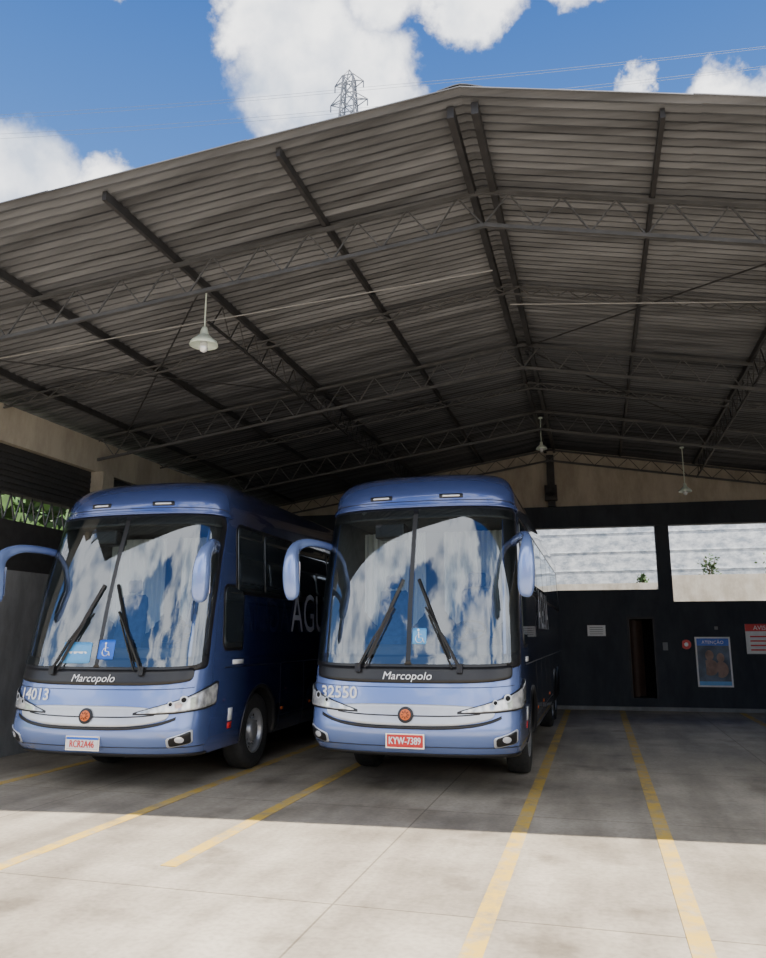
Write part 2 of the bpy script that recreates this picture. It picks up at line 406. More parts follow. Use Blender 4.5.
def pline(x,y0,y1,w=.14):
    m=MB(); m.box(x-w/2,x+w/2,y0,y1,.001,.005); m.obj('parking_line',M['line'])
for x,y0,y1 in ((-.82,2.6,21.0),(.51,2.6,21.1),(3.34,5.0,21.2),(4.65,5.0,21.2),(-3.5,6.1,20.8),(-4.82,4.8,20.7),(-7.5,6.0,20.6)): pline(x,y0,y1)

def pendant(loc,ztop,s=1.0):
    e=empty('pendant_lamp',loc)
    m=MB(); m.lathe([(.012,0.10),(.035,.10),(.05,.05),(.06,.0),(.09,-.03),(.17,-.10),(.185,-.15),(.175,-.155),(.15,-.11),(.08,-.05),(.01,-.03)],(0,0,0),'z',32)
    o=m.obj('shade',M['enamel'],e,True); o.scale=(s,)*3
    m=MB(); m.lathe([(.004,-.25),(.04,-.235),(.06,-.19),(.05,-.12),(.03,-.06),(.01,-.05)],(0,0,0),'z',20); o=m.obj('bulb',M['lamp'],e,True); o.scale=(s,)*3
    m=MB(); m.lathe([(.01,.08),(.01,ztop-loc[2])],(0,0,0),'z',10); m.lathe([(.05,ztop-loc[2]-.03),(.05,ztop-loc[2])],(0,0,0),'z',12); m.obj('stem',M['enamel'],e)
    return e
pendant((-4.75,8.5,5.72),rz(-4.75)-.02)
pendant((2.25,19.6,5.42),rz(2.25)-.05,.85)
pendant((-1.0,17.4,6.15),RZ-.2,.7)

# transmission tower
tw=MB(); H=54.2; cx,cy=-19.7,60
def hw(z): return 3.6*(1-z/H)*.9+.40
zs=[0,8,15,21.5,27,32,36.5,40,43,45.4,47.4,49.2,50.8,52.2,53.3]
cs=lambda z:[Vector((cx+a*hw(z),cy+b*hw(z),z)) for a,b in ((-1,-1),(1,-1),(1,1),(-1,1))]
for a,b in zip(zs[:-1],zs[1:]):
    A=cs(a);B=cs(b)
    for i in range(4):
        tw.bar(A[i],B[i],.13); j=(i+1)%4
        tw.bar(A[i],B[j],.07); tw.bar(A[j],B[i],.07); tw.bar(B[i],B[j],.07)
for z,Lr in ((52.6,1.4),(50.6,1.8),(47.4,2.2)):
    for sgn in (-1,1):
        tip=Vector((cx+sgn*Lr,cy,z+.1))
        for b in (-1,1):
            tw.bar((cx+sgn*hw(z),cy+b*hw(z),z),tip,.07); tw.bar((cx+sgn*hw(z),cy+b*hw(z),z+.7),tip,.07)
        tw.bar(tip,tip-Vector((0,0,.7)),.1)
for p in cs(53.3): tw.bar(p,(cx,cy,H),.07)
for z,Lr in ((52.3,1.4),(50.1,1.8)):
    for sgn in (-1,1):
        p0=Vector((cx+sgn*Lr,cy,z-.3))
        for dx,dy,dz in ((-90,-14,4),(110,36,22)):
            prev=p0
            for i in range(1,13):
                t=i/12; q=p0+Vector((dx*t,dy*t,dz*t-6*t*(1-t)))
                tw.bar(prev,q,.02); prev=q
tw.obj('transmission_tower',M['galv'])

def tree(loc,r,h,seed,nl=1500):
    rnd=random.Random(seed); e=empty('tree',loc)
    m=MB(); m.lathe([(.28,0),(.2,h*.4),(.12,h*.8)],(0,0,0),'z',10)
    cents=[(Vector((rnd.uniform(-r,r)*.6,rnd.uniform(-r,r)*.6,h*.72+rnd.uniform(-r,r)*.5)),r*rnd.uniform(.35,.6)) for _ in range(9)]
    for c,_ in cents: m.bar((0,0,h*.45),c,.09)
    m.obj('trunk',M['bark'],e)
    m=MB()
    for i in range(nl):
        c,rr=rnd.choice(cents); d=Vector((rnd.gauss(0,1),rnd.gauss(0,1),rnd.gauss(0,1))).normalized()*rr*rnd.uniform(.5,1.05)
        p=c+d; a=Vector((rnd.gauss(0,1),rnd.gauss(0,1),rnd.gauss(0,1))).normalized()*.22; b=a.cross(Vector((rnd.gauss(0,1),rnd.gauss(0,1),rnd.gauss(0,1)))).normalized()*.13
        k=len(m.v); m.v+=[tuple(p-a),tuple(p+b),tuple(p+a),tuple(p-b)]; m.f.append((k,k+1,k+2,k+3)); m.m.append(0)
    m.obj('foliage',M['leaf'],e,fix=False)
for i,(x,y,r,h) in enumerate(((-13,11,3,5.4),(-14,17,3.2,6),(-13.5,23,3,6),(-20,28,4,8))): tree((x,y,0),r,h,i,2200)
hl=MB(); rows=[]
for j in range(5):
    row=[]
    for i in range(60):
        a=math.pi+math.pi*i/59; R=48+j*9
        h=(0,4,7.5,9,0)[j]*(1+.35*math.sin(i*.5)+.2*math.sin(i*1.3+j))
        row.append((R*math.cos(a),R*math.sin(a),h-.02))
    rows.append(row)
hl.grid(rows); hl.obj('wooded_hill',M['hill'],smooth=True)
for i,(x,y,w,h) in enumerate(((-22,-27,8,4),(-9,-30,9,5.5),(4,-28,8,4),(15,-25,9,6))):
    e=empty('house',(x,y,0)); m=MB(); m.box(-w/2,w/2,-3,3,0,h); m.obj('walls',M['house'],e)
    m=MB(); m.hexa([(-w/2-.4,-3.4,h),(w/2+.4,-3.4,h),(w/2+.4,3.4,h),(-w/2-.4,3.4,h),(-w/2-.4,-.1,h+1.6),(w/2+.4,-.1,h+1.6),(w/2+.4,.1,h+1.6),(-w/2-.4,.1,h+1.6)]); m.obj('tiled_roof',M['tile'],e)
    m=MB(); 
    for q in (-.3,0,.3): m.box(q*w-.5,q*w+.5,3.0,3.04,1.2,2.4)
    m.obj('windows',M['dark'],e)

# ---------------------------------------------------------------- coach bus
NX=3.6; DC=.40; PB=.14
def interp(tab,z):
    if z<=tab[0][0]: return tab[0][1]
    for (a,va),(b,vb) in zip(tab[:-1],tab[1:]):
        if z<=b: return va+(vb-va)*(z-a)/(b-a)
    return tab[-1][1]
YF=[(.38,.22),(.46,.10),(.58,.02),(.70,-.01),(.78,.03),(.95,.06),(1.12,.08),(1.25,.115),(1.42,.17)]+[(1.55+.1*i,.20+.17*.1*i+.053*(.1*i)**2) for i in range(21)]
WW=[(.36,1.235),(.5,1.28),(.8,1.30),(1.6,1.30),(2.4,1.29),(3.45,1.245)]
def sm_(tab,z,w=.05): return sum(interp(tab,z+w*k/2) for k in (-2,-1,0,1,2))/5
ZR,HR=3.45,.54
def yf(z):
    if z<=ZR: return sm_(YF,z)
    q=min(1,(z-ZR)/HR); return sm_(YF,ZR)+.80*(1-math.sqrt(max(0,1-q**2.5)))
def Wd(z):
    if z<=ZR: return interp(WW,z)
    q=min(1,(z-ZR)/HR); return .84+.405*math.sqrt(max(0,1-q**2.4))
def Tx(xn): 
    s=min(1,abs(xn)); return math.copysign(math.asin(s**(NX/2))*2/math.pi,xn)
def S0(t,z):
    a=abs(t); sg=1 if t>=0 else -1
    W=Wd(z)
    if a<=1:
        ph=a*math.pi/2; s_=math.sin(ph)**(2/NX)
        return Vector((sg*W*s_, yf(z)+PB*s_*s_+DC*(1-max(0,math.cos(ph))**(2/NX)), z))
    return Vector((sg*W, yf(z)+PB+DC+(a-1), z))
def S(t,z,off=0):
    p=S0(t,z)
    if not off: return p
    e=.01
    t1=t if abs(t)>.02 else .02
    du=S0(t1+e,z)-S0(t1-e,z); dz=S0(t1,z+e)-S0(t1,z-e)
    nrm=du.cross(dz).normalized()
    if abs(t)<=.02: nrm.x=0; nrm.normalize()
    if nrm.dot(Vector((p.x*.3,-1 if abs(t)<1 else 0,0)))<0: nrm=-nrm
    return p+nrm*off
def Sx(x,z,off=0): return S(Tx(x/Wd(z)),z,off)
def side(sg,y,z,off=0): return Vector((sg*(Wd(z)+off),y,z))
def clamp(v,a=0.0,b=1.0): return max(a,min(b,v))

def build_bus(name,loc,number,plate,platestyle,L,rot=0,UP=.09,PZ=.575,NXC=-.92,TXT=5.0):
    P=empty(name,(loc[0],loc[1],UP)); P.rotation_euler=(0,0,math.radians(rot))
    zl=[.38,.42,.46,.52,.58,.64,.70,.76,.82,.95,1.05,1.15,1.25,1.35,1.41,1.5,1.6]+[1.6+.19*i for i in range(1,10)]+[3.36,3.45]+[ZR+HR*math.sin(i/14*math.pi/2) for i in range(1,15)]
    ts=[-1+2*i/64 for i in range(65)]
    rows=[]
    for z in zl:
        r=[]
        ysd=[i/24 for i in range(24,0,-1)]
        y0=yf(z)+PB+DC; 
        for f_ in ysd: r.append(Vector((-Wd(z),y0+(L-y0)*f_,z)))
        for t in ts: r.append(S0(t,z))
        for f_ in reversed(ysd): r.append(Vector((Wd(z),y0+(L-y0)*f_,z)))
        rows.append(r)
    mb=MB(); mb.grid(rows); n=len(rows[0])
    for i in range(len(rows)-1):
        mb.f.append((i*n+n-1,i*n,(i+1)*n,(i+1)*n+n-1)); mb.m.append(0)
    for i,zi in ((0,0),(len(rows)-1,1)):
        for j in range(n//2):
            a,b=i*n+j,i*n+j+1; c,d=i*n+n-1-j-1,i*n+n-1-j
            if b==c: mb.f.append((a,b,d)) 
            elif b<c: mb.f.append((a,b,c,d))
            else: continue
            mb.m.append(0 if zi else 1)
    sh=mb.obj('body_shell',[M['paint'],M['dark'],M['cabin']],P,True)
    FW,RW1,RW2=2.3,8.1,9.4
    AZ=.54-UP
    cut=MB()
    for yw in (FW,RW1,RW2):
        for sg in (-1,1):
            cut.lathe([(0.001,sg*.75),(.61,sg*.75),(.61,sg*1.6),(0.001,sg*1.6)],(0,yw,AZ),'x',48,1)
    # hollow driver's cab behind the windscreen
    cut.hexa([(-1.12,-.3,1.52),(1.12,-.3,1.52),(1.12,2.6,1.30),(-1.12,2.6,1.30),(-1.10,.2,3.30),(1.10,.2,3.30),(1.10,2.6,3.34),(-1.10,2.6,3.34)],2)
    co=cut.obj('cutter',[M['paint'],M['dark'],M['cabin']],P)
    bmod=sh.modifiers.new('arches','BOOLEAN'); bmod.object=co; bmod.operation='DIFFERENCE'; bmod.solver='EXACT'
    C.view_layer.update()
    me=D.meshes.new_from_object(sh.evaluated_get(C.evaluated_depsgraph_get())); sh.modifiers.clear(); sh.data=me
    D.objects.remove(co)
    em=sh.modifiers.new('es','EDGE_SPLIT'); em.split_angle=math.radians(40)
    # cab interior
    m=MB()
    rows=[]
    for x in [-1.08+.18*i for i in range(13)]:
        rows.append([(x,.42+.12*(x/1.1)**2,1.36),(x,.42+.12*(x/1.1)**2,1.58),(x,.52,1.64),(x,.80,1.66),(x,.88,1.56),(x,.88,1.36)])
    m.grid(rows); m.obj('dashboard',M['cabin'],P,True)
    def seat(x,y,z,s=1):
        m=MB(); m.box(x-.24*s,x+.24*s,y,y+.46*s,z,z+.14); m.hexa([(x-.24*s,y+.40,z+.1),(x+.24*s,y+.40,z+.1),(x+.24*s,y+.54,z+.1),(x-.24*s,y+.54,z+.1),(x-.21*s,y+.56,z+.80),(x+.21*s,y+.56,z+.80),(x+.21*s,y+.66,z+.80),(x-.21*s,y+.66,z+.80)])
        m.box(x-.13,x+.13,y+.56,y+.66,z+.82,z+1.02); m.box(x-.1,x+.1,y+.1,y+.35,1.33,z)
        bevel(m.obj('seat',M['seat'],P),.04,3)
    seat(.62,1.15,1.62); seat(-.62,1.35,1.62); 
    m=MB(); m.lathe([(.215,0),(.235,.018),(.215,.036),(.195,.018),(.215,0)],(0,0,0),'z',36); m.lathe([(.05,.0),(.05,.03),(.001,.03)],(0,0,0),'z',16)
    for a in (0,2.1,4.2): m.bar((0,0,.015),(.21*math.cos(a),.21*math.sin(a),.015),.03,.015)
    o=m.obj('steering_wheel',M['black'],P,True); o.location=(.62,.98,1.82); o.rotation_euler=(math.radians(35),0,0)
    for sg,xa,xb in ((-1,-1.08,-.15),(1,.12,1.08)):
        m=MB(); rows=[]
        for i in range(61):
            u=i/60; x=xa+(xb-xa)*u; d=.035*math.sin(u*2*math.pi*11)
            top=3.26; bot=2.12-.35*math.sin(u*math.pi)
            rows.append([(x,1.95+d,top-(top-bot)*j/6) for j in range(7)])
        m.grid(rows); m.obj('curtain',M['curtain'],P,True)
    m=MB(); m.box(-.55,-.15,.62,.90,3.02,3.22); bevel(m.obj('sun_visor',M['black'],P),.03); 

    def panel(nm,t0,t1,lo,hi,off,mat,r=(0,0),nt=48,nz=14,fn=S,thick=None,solid=True):
        mb=MB(); rows=[]
        for i in range(nt+1):
            u=i/nt
            u=.5-.5*math.cos(u*math.pi)
            t=t0+(t1-t0)*u
            a,b=lo(t),hi(t)
            zc=(a+b)/2
            for (rr,te) in ((r[0],t0),(r[1],t1)):
                if rr>0:
                    d=(fn(t,zc)-fn(te,zc)).length
                    if d<rr:
                        q=rr-math.sqrt(max(0,rr*rr-(rr-d)**2)); q=max(0,min(q,(b-a)/2-.001)); a+=q;b-=q
            rows.append([fn(t,a+(b-a)*j/nz,off) for j in range(nz+1)])
        mb.grid(rows); o=mb.obj(nm,mat,P,True)
        c=o.data.polygons[len(o.data.polygons)//2]; 
        mid=fn((t0+t1)/2,(lo((t0+t1)/2)+hi((t0+t1)/2))/2,.2)
        if c.normal.dot(mid-c.center)<0: o.data.flip_normals()
        if solid:
            s=o.modifiers.new('s','SOLIDIFY'); s.thickness=thick or max(.004,off*.9); s.offset=-1
        return o
    def disk(nm,x,z,rx,rz_,off,mat,fn=Sx,h=0):
        mb=MB(); rows=[]
        for rr in (0.001,.35,.7,1): rows.append([fn(x+rx*rr*math.cos(a*math.pi/16),z+rz_*rr*math.sin(a*math.pi/16),off+h*(1-rr*rr)) for a in range(32)])
        mb.grid(rows,0,True); o=mb.obj(nm,mat,P,True); return o
    # windscreen
    tm=Tx(.978)
    lo=lambda t:1.40+.09*abs(t)**3
    hi=lambda t:3.39-.04*abs(t)**3
    panel('windscreen_frit_bottom',-Tx(.995),Tx(.995),lambda t:lo(t)-.04,lambda t:lo(t)+.14,.010,M['black'],(.05,.05),64,4)
    panel('windscreen_frit_top',-Tx(.99),Tx(.99),lambda t:hi(t)-.13,lambda t:hi(t)+.035,.010,M['black'],(.05,.05),64,4)
    for sg in (-1,1):
        a_,b_=(Tx(.885),Tx(.995)) if sg>0 else (-Tx(.995),-Tx(.885))
        panel('windscreen_frit_side',a_,b_,lambda t:lo(t)-.02,lambda t:hi(t)+.0,.0095,M['black'],(0,.10) if sg>0 else (.10,0),24,20)
    gp=Tx(.022)
    panel('windscreen_seam',-Tx(.03),Tx(.03),lambda t:lo(t)+.02,lambda t:hi(t),.016,M['black'],nt=8,nz=30)
    panel('windscreen_pane_1',-tm,-gp,lambda t:lo(t)+.03,hi,.020,M['wind'],(.12,.03),48,30,solid=False)
    panel('windscreen_pane_2',gp,tm,lambda t:lo(t)+.03,hi,.020,M['wind'],(.03,.12),48,30,solid=False)
    panel('cowl',-Tx(.93),Tx(.93),lambda t:1.215+.14*abs(t)**2.2,lambda t:lo(t)-.0,.016,M['black'],(.05,.05),48,4)
    # roof brow
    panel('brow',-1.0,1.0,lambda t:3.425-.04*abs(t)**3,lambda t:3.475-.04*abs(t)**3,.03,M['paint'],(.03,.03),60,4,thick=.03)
    for x in (-.48,.44):
        panel('marker_lamp_base',Tx((x-.15)/1.2),Tx((x+.15)/1.2),lambda t:3.545,lambda t:3.60,.010,M['black'],(.01,.01),12,2)
        panel('marker_lamp',Tx((x-.11)/1.2),Tx((x+.11)/1.2),lambda t:3.56,lambda t:3.583,.016,M['lamp'],(.01,.01),12,2)
    panel('brow_seam',-.9,.9,lambda t:3.51-.04*abs(t)**3,lambda t:3.52-.04*abs(t)**3,.003,M['black'],nt=50,nz=1,thick=.003)
    # nose trim
    EZ=.855
    b0=Tx(.78)
    panel('silver_grille_band',-b0,b0,lambda t:EZ-.115+.10*(t/b0)**2,lambda t:EZ+.125-.06*(t/b0)**2,.022,M['silver'],(.05,.05),60,8,thick=.03)
    panel('grille_slot',-Tx(.66),Tx(.66),lambda t:EZ-.014+.03*(t/Tx(.66))**2,lambda t:EZ+.0+.03*(t/Tx(.66))**2,.026,M['black'],nt=40,nz=1,thick=.004)
    b1=Tx(.84)
    panel('grille_seam',-b1,b1,lambda t:EZ-.152+.118*(t/b1)**2,lambda t:EZ-.116+.118*(t/b1)**2,.010,M['black'],nt=60,nz=1,thick=.006)
    panel('hood_seam',-Tx(.95),Tx(.95),lambda t:1.165+.05*t*t,lambda t:1.172+.05*t*t,.004,M['black'],nt=60,nz=1,thick=.004)
    panel('bumper_lower_seam',-1.0,1.0,lambda t:.50,lambda t:.507,.004,M['black'],nt=60,nz=1,thick=.004)
    panel('bumper_lip',-1.0,1.0,lambda t:.385,lambda t:.42,.012,M['black'],nt=60,nz=2)
    disk('emblem_ring',0,EZ,.095,.095,.034,M['black'],h=.015); disk('emblem',0,EZ,.064,.064,.046,M['orange'],h=.012)
    m=MB()
    for a in range(8):
        an=a*math.pi/4; m.bar(Sx(0,EZ,.060),Sx(.05*math.cos(an),EZ+.05*math.sin(an),.055),.008)
    m.obj('emblem_star',M['black'],P); disk('emblem_core',0,EZ,.022,.022,.066,M['orange'])
    # headlights
    for sg in (-1,1):
        ta,tb=Tx(.46),1.22
        f=lambda t:clamp((abs(t)-ta)/(tb-ta))
        args=(ta,tb) if sg>0 else (-tb,-ta)
        rr=(0.0,.05) if sg>0 else (.05,.0)
        panel('headlight_bezel',args[0],args[1],lambda t:.875+.09*f(t)**1.5,lambda t:.90+.36*f(t)**.8,.024,M['black'],rr,40,8)
        ta2,tb2=Tx(.50),1.19
        g=lambda t:clamp((abs(t)-ta2)/(tb2-ta2))
        args=(ta2,tb2) if sg>0 else (-tb2,-ta2)
        panel('headlight_lens',args[0],args[1],lambda t:.893+.09*g(t)**1.5,lambda t:.903+.335*g(t)**.8,.032,M['lens'],rr,40,8)
        for x,z,r in ((1.15,1.05,.042),(1.02,1.00,.032)):
            disk('headlight_ring',sg*x,z,r*.95,r*1.1,.0345,M['silver']); disk('headlight_bulb',sg*x,z,r*.6,r*.7,.036,M['dark'],h=.004)
        # fog lamps
        ta3,tb3=Tx(.78),Tx(.975)
        args=(ta3,tb3) if sg>0 else (-tb3,-ta3)
        h_=lambda t:(abs(t)-ta3)/(tb3-ta3)
        panel('fog_lamp_bezel',args[0],args[1],lambda t:.50+.06*h_(t),lambda t:.615+.10*h_(t),.010,M['silver'],(.03,.03),20,6)
        panel('fog_lamp_recess',*( (Tx(.80),Tx(.965)) if sg>0 else (-Tx(.965),-Tx(.80))),lambda t:.515+.05*h_(t),lambda t:.605+.10*h_(t),.015,M['black'],(.03,.03),20,6)
        disk('fog_lamp',sg*1.14,.60,.045,.035,.019,M['lamp'],h=.005)
        # mirrors
        W0=1.20; dy=.14; dz=-.09
        pts=[(W0+.02,.86,3.03,.045,.05),(W0+.10,.62,3.06,.045,.05),(W0+.20,.32,3.06,.045,.055),(W0+.26,.06,3.00,.05,.07),(W0+.27,-.09,2.89,.07,.085),(W0+.265,-.15,2.74,.095,.09),(W0+.26,-.16,2.56,.10,.09),(W0+.25,-.15,2.42,.095,.085),(W0+.245,-.13,2.33,.07,.065),(W0+.24,-.12,2.30,.02,.02)]
        pts=[(p[0],p[1]+(dy if i>2 else dy*.5*(i>0)),p[2]+dz,p[3],p[4]) for i,p in enumerate(pts)]
        def cr_(p0,p1,p2,p3,t): return .5*((2*p1)+(-p0+p2)*t+(2*p0-5*p1+4*p2-p3)*t*t+(-p0+3*p1-3*p2+p3)*t**3)
        path=[]
        for i in range(len(pts)-1):
            q=[pts[max(0,i-1)],pts[i],pts[i+1],pts[min(len(pts)-1,i+2)]]
            for s_ in range(5): path.append([cr_(q[0][c],q[1][c],q[2][c],q[3][c],s_/5) for c in range(5)])
        path.append(list(pts[-1]))
        rows=[]
        for i,p in enumerate(path):
            a=Vector(path[max(0,i-1)][:3]); b=Vector(path[min(len(path)-1,i+1)][:3]); d=(b-a).normalized()
            xax=Vector((1,0,0)); xax=(xax-d*xax.dot(d)).normalized(); yax=d.cross(xax)
            rows.append([Vector((sg*(v.x),v.y,v.z)) for v in [Vector(p[:3])+xax*p[3]*math.copysign(abs(math.cos(th))**.7,math.cos(th))+yax*p[4]*math.copysign(abs(math.sin(th))**.7,math.sin(th)) for th in [k*math.pi/12 for k in range(24)]]])
        mb=MB(); mb.grid(rows,0,True); 
        mb.f.append(tuple(range(24))); mb.m.append(0)
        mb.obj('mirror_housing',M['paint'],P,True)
        mb=MB(); xm=sg*(W0+.26); mb.box(xm-.08,xm+.08,-.15+dy+.08,-.15+dy+.10,2.40+dz,2.78+dz); bevel(mb.obj('mirror_glass',M['chrome'],P),.03)
        # side glazing
        sf=lambda y,z,off=0,sg=sg: side(sg,y,z,off)
        panel('side_glass_band',1.35,L-.35,lambda y:2.38,lambda y:3.36,.008,M['black'],(.15,.15),60,8,fn=sf)
        yv=1.41
        for wdt in (.95,1.5,1.5,1.5,1.5,1.5,1.2):
            if yv+wdt>L-.4: wdt=L-.42-yv
            panel('side_window',yv,yv+wdt-.05,lambda y:2.43,lambda y:3.31,.013,M['glass'],(.05,.05),14,6,fn=sf); yv+=wdt
        panel('cab_window_frame',.98,1.62,lambda y:1.62,lambda y:2.50,.006,M['black'],(.12,.06),20,6,fn=sf)
        panel('cab_window',1.02,1.58,lambda y:1.66,lambda y:2.46,.012,M['glass'],(.10,.04),20,6,fn=sf)
        panel('waist_trim',1.05,L-.1,lambda y:1.40,lambda y:1.412,.004,M['black'],nt=10,nz=1,fn=sf,thick=.004)
        panel('skirt_trim',3.0,7.3,lambda y:.62,lambda y:.63,.004,M['black'],nt=10,nz=1,fn=sf,thick=.004)
        for yv in (3.05,4.1,5.2,6.3,7.4):
            panel('locker_seam',yv,yv+.012,lambda y:.42,lambda y:1.40,.004,M['black'],nt=1,nz=8,fn=sf,thick=.004)
        for yv in (3.1,4.4,6.1): panel('side_reflector',yv,yv+.10,lambda y:.70,lambda y:.74,.01,M['orange'],nt=2,nz=2,fn=sf)
        panel('side_label',1.22,1.34,lambda y:.72,lambda y:.88,.006,M['paper'],nt=2,nz=2,fn=sf)
        panel('side_label_red',1.22,1.34,lambda y:.62,lambda y:.70,.006,M['red'],nt=2,nz=2,fn=sf)
        panel('side_label_small',1.3,1.65,lambda y:1.44,lambda y:1.50,.006,M['white'],nt=2,nz=2,fn=sf)
        for yw in (FW,RW1,RW2):
            mb=MB()
            rows=[]
            for i in range(41):
                a=math.radians(-8+196*i/40)
                rows.append([side(sg,yw+r_*math.cos(a),max(.39,AZ+r_*math.sin(a)),o_) for r_,o_ in ((.585,-.03),(.60,.012),(.635,.012),(.64,0))])
            mb.grid(rows); mb.obj('arch_lip',M['black'],P,True)
            e=empty('wheel',(sg*1.08,yw,.525-UP)); e.parent=P
            mb=MB(); R=.525
            mb.lathe([(.29,-.13),(.34,-.145),(.44,-.15),(.50,-.14),(R-.006,-.11),(R,-.06),(R,.06),(R-.006,.11),(.50,.14),(.44,.15),(.34,.145),(.29,.13)],(0,0,0),'x',56); mb.obj('tyre',M['rubber'],e,True)
            mb=MB(); s_=sg
            mb.lathe([(.31,s_*.14),(.295,s_*.145),(.285,s_*.10),(.265,s_*.06),(.22,s_*.035),(.15,s_*.06),(.14,s_*.10),(.13,s_*.13),(.08,s_*.15),(.002,s_*.155)],(0,0,0),'x',40); mb.obj('rim',M['rim'],e,True)
            mb=MB()
            for k_ in range(10):
                a=k_*math.pi/5; mb.lathe([(.001,s_*.105),(.016,s_*.1),(.018,s_*.05)],(0,.185*math.cos(a),.185*math.sin(a)),'x',8)
            mb.obj('wheel_nuts',M['chrome'],e)
            mb=MB()
            for k_ in range(10):
                a=(k_+.5)*math.pi/5; mb.lathe([(.001,s_*.058),(.024,s_*.056)],(0,.245*math.cos(a),.245*math.sin(a)),'x',12)
            mb.obj('hand_holes',M['dark'],e)
        # wipers
        m=MB()
        x0=sg*.62
        def wp(x,z,o): return Sx(x,z,o)
        m.bar(wp(x0,1.38,.05),wp(sg*.42,1.75,.07),.035,.025); m.bar(wp(sg*.42,1.75,.07),wp(sg*.20,2.10,.055),.026,.02)
        m.bar(wp(x0-sg*.09,1.38,.05),wp(sg*.24,2.0,.06),.018,.015)
        pr=None
        for i in range(9):
            u=i/8; p=wp(sg*(.50-.40*u),1.50+.95*u,.04)
            if pr is not None: m.bar(pr,p,.028,.035)
            pr=p
        m.bar(wp(x0,1.33,.03),wp(x0,1.43,.05),.07,.05)
        m.obj('wiper',M['black'],P)
    tf=lambda xc,zc,off:(lambda x,y:Sx(xc+x,zc+y,off))
    text_map('maker_lettering','Marcopolo',.125,tf(0.0,1.29,.024),M['white'],P,1.1,.2)
    for k,(dx,dzz) in enumerate(((0,0),(.008,.0),(.004,.006))):
        text_map('fleet_number',number,.19,tf(NXC+dx,1.085+dzz,.012+.001*k),M['white'],P,1.08)
    pb=MB(); yp=yf(PZ)-.02
    pb.box(-.215,.215,yp-.045,yp+.06,PZ-.07,PZ+.07); bevel(pb.obj('number_plate',M['red'] if platestyle=='red' else M['paper'],P),.008)
    pf=MB(); pf.box(-.23,.23,yp-.035,yp+.06,PZ-.083,PZ+.083); pf.obj('plate_frame',M['chrome'],P)
    tm_=M['white'] if platestyle=='red' else M['red']
    for dx in (0,.006): text_map('plate_lettering',plate,.115,lambda x,y,dx=dx:Vector((x+dx-.003,yp-.048-dx*.2,PZ+y-(0 if platestyle=='red' else .01))),tm_,P,.72)
    if platestyle!='red':
        pb=MB(); pb.box(-.215,.215,yp-.049,yp-.04,PZ+.045,PZ+.07); pb.obj('plate_band',M['signblue'],P)
    def sticker(nm,x,z,w,h,mat,txt=None):
        panel(nm,Tx((x-w/2)/Wd(z)),Tx((x+w/2)/Wd(z)),lambda t:z-h/2,lambda t:z+h/2,.026,mat,(.01,.01),8,4,thick=.004)
    if platestyle=='red':
        sticker('access_sticker',.13,1.76,.17,.19,M['cyan']); ax=.13; az=1.76
    else:
        sticker('access_sticker',.10,1.64,.22,.24,M['signblue']); ax=.10; az=1.64
        sticker('destination_board',-.32,1.60,.42,.26,M['cyan'])
        sticker('destination_print',-.32,1.60,.30,.03,M['white'])
    m=MB(); o_=.034
    prev=None
    for i in range(15):
        a=math.radians(110+250*i/14); p=Sx(ax+.045*math.cos(a),az-.03+.05*math.sin(a),o_)
        if prev is not None: m.bar(prev,p,.013,.004)
        prev=p
    for p,q in (((-.01,.05),(-.005,-.02)),((-.005,-.02),(.04,-.025)),((.04,-.025),(.06,-.075)),((-.01,.02),(.03,.02))):
        m.bar(Sx(ax+p[0],az+p[1],o_),Sx(ax+q[0],az+q[1],o_),.014,.004)
    m.obj('access_pictogram',M['white'],P); disk('access_head',ax-.012,az+.072,.014,.014,.034,M['white'])
    for sg in (1,-1):
        text_map('livery_lettering','AGUIA',.92,lambda x,y,sg=sg:side(sg,TXT+(x if sg>0 else -x),2.16+y,.022),M['grey_letter'],P,.92)
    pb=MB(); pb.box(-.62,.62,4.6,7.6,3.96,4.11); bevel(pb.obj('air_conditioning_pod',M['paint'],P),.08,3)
    return P
build_bus('coach_bus',(-2.21,9.06,0),'32550','KYW-7389','red',11.8,NXC=-.88)
build_bus('coach_bus',(-6.02,8.36,0),'14013','RCR2A46','white',11.9,1.2,UP=.045,PZ=.55,NXC=-.86,TXT=4.7)

# ---------------------------------------------------------------- world
w=D.worlds.new('sky'); C.scene.world=w; w.use_nodes=True; nt=w.node_tree
bg=nt.nodes['Background']
tc=N(nt,'ShaderNodeTexCoord')
nrm=N(nt,'ShaderNodeVectorMath',operation='NORMALIZE'); nt.links.new(tc.outputs['Generated'],nrm.inputs[0])
sp=N(nt,'ShaderNodeSeparateXYZ'); nt.links.new(nrm.outputs[0],sp.inputs[0])
gr=N(nt,'ShaderNodeValToRGB'); e=gr.color_ramp.elements
e[0].position=0; e[0].color=(.36,.54,.82,1); e[1].position=.75; e[1].color=(.020,.085,.33,1)
el=gr.color_ramp.elements.new(.35); el.color=(.10,.25,.60,1)
nt.links.new(sp.outputs['Z'],gr.inputs['Fac'])
nw=N(nt,'ShaderNodeTexNoise',Scale=7.0,Detail=8.0,Roughness=.6); nt.links.new(nrm.outputs[0],nw.inputs['Vector'])
sub=N(nt,'ShaderNodeVectorMath',operation='SUBTRACT'); nt.links.new(nw.outputs['Color'],sub.inputs[0]); sub.inputs[1].default_value=(.5,.5,.5)
sc=N(nt,'ShaderNodeVectorMath',operation='SCALE'); nt.links.new(sub.outputs[0],sc.inputs[0]); sc.inputs['Scale'].default_value=.17
ad=N(nt,'ShaderNodeVectorMath',operation='ADD'); nt.links.new(nrm.outputs[0],ad.inputs[0]); nt.links.new(sc.outputs[0],ad.inputs[1])
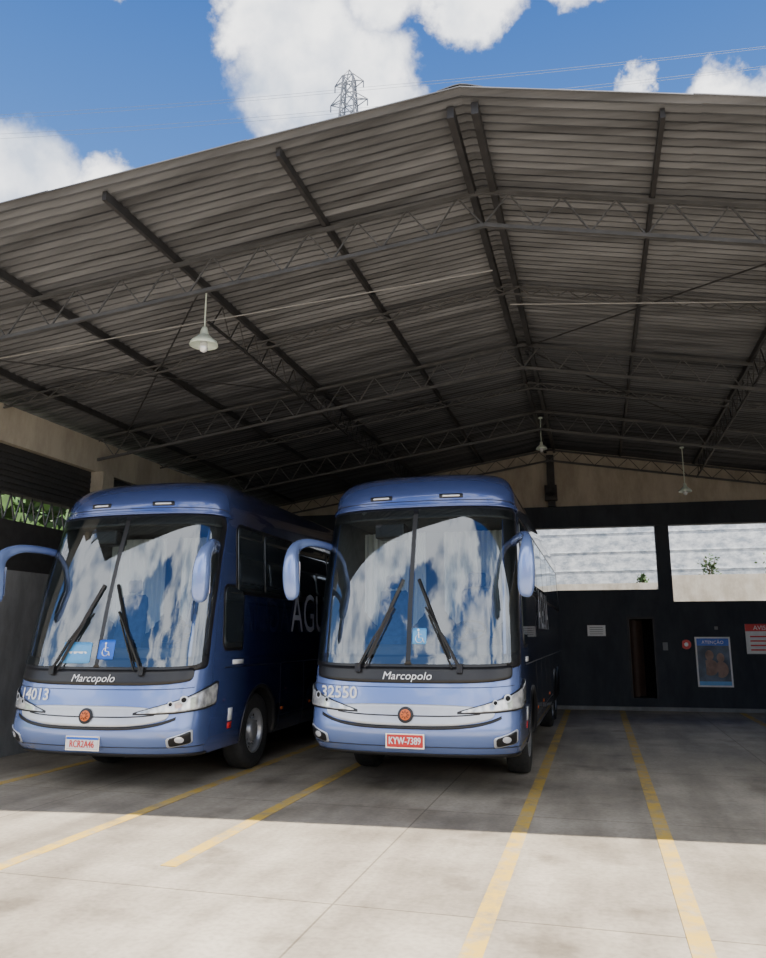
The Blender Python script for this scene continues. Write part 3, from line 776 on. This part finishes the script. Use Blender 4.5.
blobs=[((-.275,.715,.635),.095),((-.22,.74,.625),.07),((-.62,.635,.475),.10),((-.53,.675,.475),.06),((-.089,.705,.705),.07),((-.17,.685,.705),.075),((-.10,.735,.67),.05),((.02,.70,.715),.06),((.057,.80,.597),.032),((.17,.81,.56),.055),((.26,.79,.555),.06),((-.454,.575,.685),.038),((-.30,.66,.69),.06)]
cur=None
for c,r in blobs:
    d=N(nt,'ShaderNodeVectorMath',operation='DISTANCE'); nt.links.new(ad.outputs[0],d.inputs[0]); d.inputs[1].default_value=c
    mr=N(nt,'ShaderNodeMapRange'); mr.inputs['From Min'].default_value=0; mr.inputs['From Max'].default_value=r; mr.inputs['To Min'].default_value=1; mr.inputs['To Max'].default_value=0
    nt.links.new(d.outputs['Value'],mr.inputs['Value'])
    if cur is None: cur=mr.outputs[0]
    else:
        mx=N(nt,'ShaderNodeMath',operation='MAXIMUM'); nt.links.new(cur,mx.inputs[0]); nt.links.new(mr.outputs[0],mx.inputs[1]); cur=mx.outputs[0]
nb=N(nt,'ShaderNodeTexNoise',Scale=2.3,Detail=9.0,Roughness=.55); nt.links.new(ad.outputs[0],nb.inputs['Vector'])
mb_=N(nt,'ShaderNodeMapRange'); mb_.inputs['From Min'].default_value=.46; mb_.inputs['From Max'].default_value=.60
nt.links.new(nb.outputs['Fac'],mb_.inputs['Value'])
my=N(nt,'ShaderNodeMapRange'); my.inputs['From Min'].default_value=.35; my.inputs['From Max'].default_value=.1; nt.links.new(sp.outputs['Y'],my.inputs['Value'])
mu=N(nt,'ShaderNodeMath',operation='MULTIPLY'); nt.links.new(mb_.outputs[0],mu.inputs[0]); nt.links.new(my.outputs[0],mu.inputs[1])
mx=N(nt,'ShaderNodeMath',operation='MAXIMUM'); nt.links.new(cur,mx.inputs[0]); nt.links.new(mu.outputs[0],mx.inputs[1])
fr=N(nt,'ShaderNodeMapRange',interpolation_type='SMOOTHSTEP'); fr.inputs['From Min'].default_value=.0; fr.inputs['From Max'].default_value=.45
nt.links.new(mx.outputs[0],fr.inputs['Value'])
nc=N(nt,'ShaderNodeTexNoise',Scale=9.0,Detail=6.0); nt.links.new(nrm.outputs[0],nc.inputs['Vector'])
cc=N(nt,'ShaderNodeValToRGB'); e=cc.color_ramp.elements
e[0].position=.36; e[0].color=(.62,.72,.9,1); e[1].position=.55; e[1].color=(1.6,1.6,1.6,1)
nt.links.new(nc.outputs['Fac'],cc.inputs['Fac'])
out=mixcol(nt,fr.outputs[0],gr.outputs['Color'],cc.outputs['Color'])
nt.links.new(out,bg.inputs['Color']); bg.inputs['Strength'].default_value=2.0
sl=D.lights.new('sun','SUN'); sl.energy=16; sl.angle=.009; sl.color=(1,.925,.82)
so=D.objects.new('sun',sl); col.objects.link(so); so.location=(0,-5,20)
so.rotation_euler=Vector((-.6,.17,-1)).to_track_quat('-Z','Y').to_euler()
cd=D.cameras.new('camera'); cd.sensor_width=36; cd.sensor_fit='HORIZONTAL'; cd.lens=36*767/766
co=D.objects.new('camera',cd); col.objects.link(co); co.location=(0,0,1.85)
co.rotation_euler=(math.radians(90+11.6),0,math.radians(15.3)); cd.clip_end=500
C.scene.camera=co
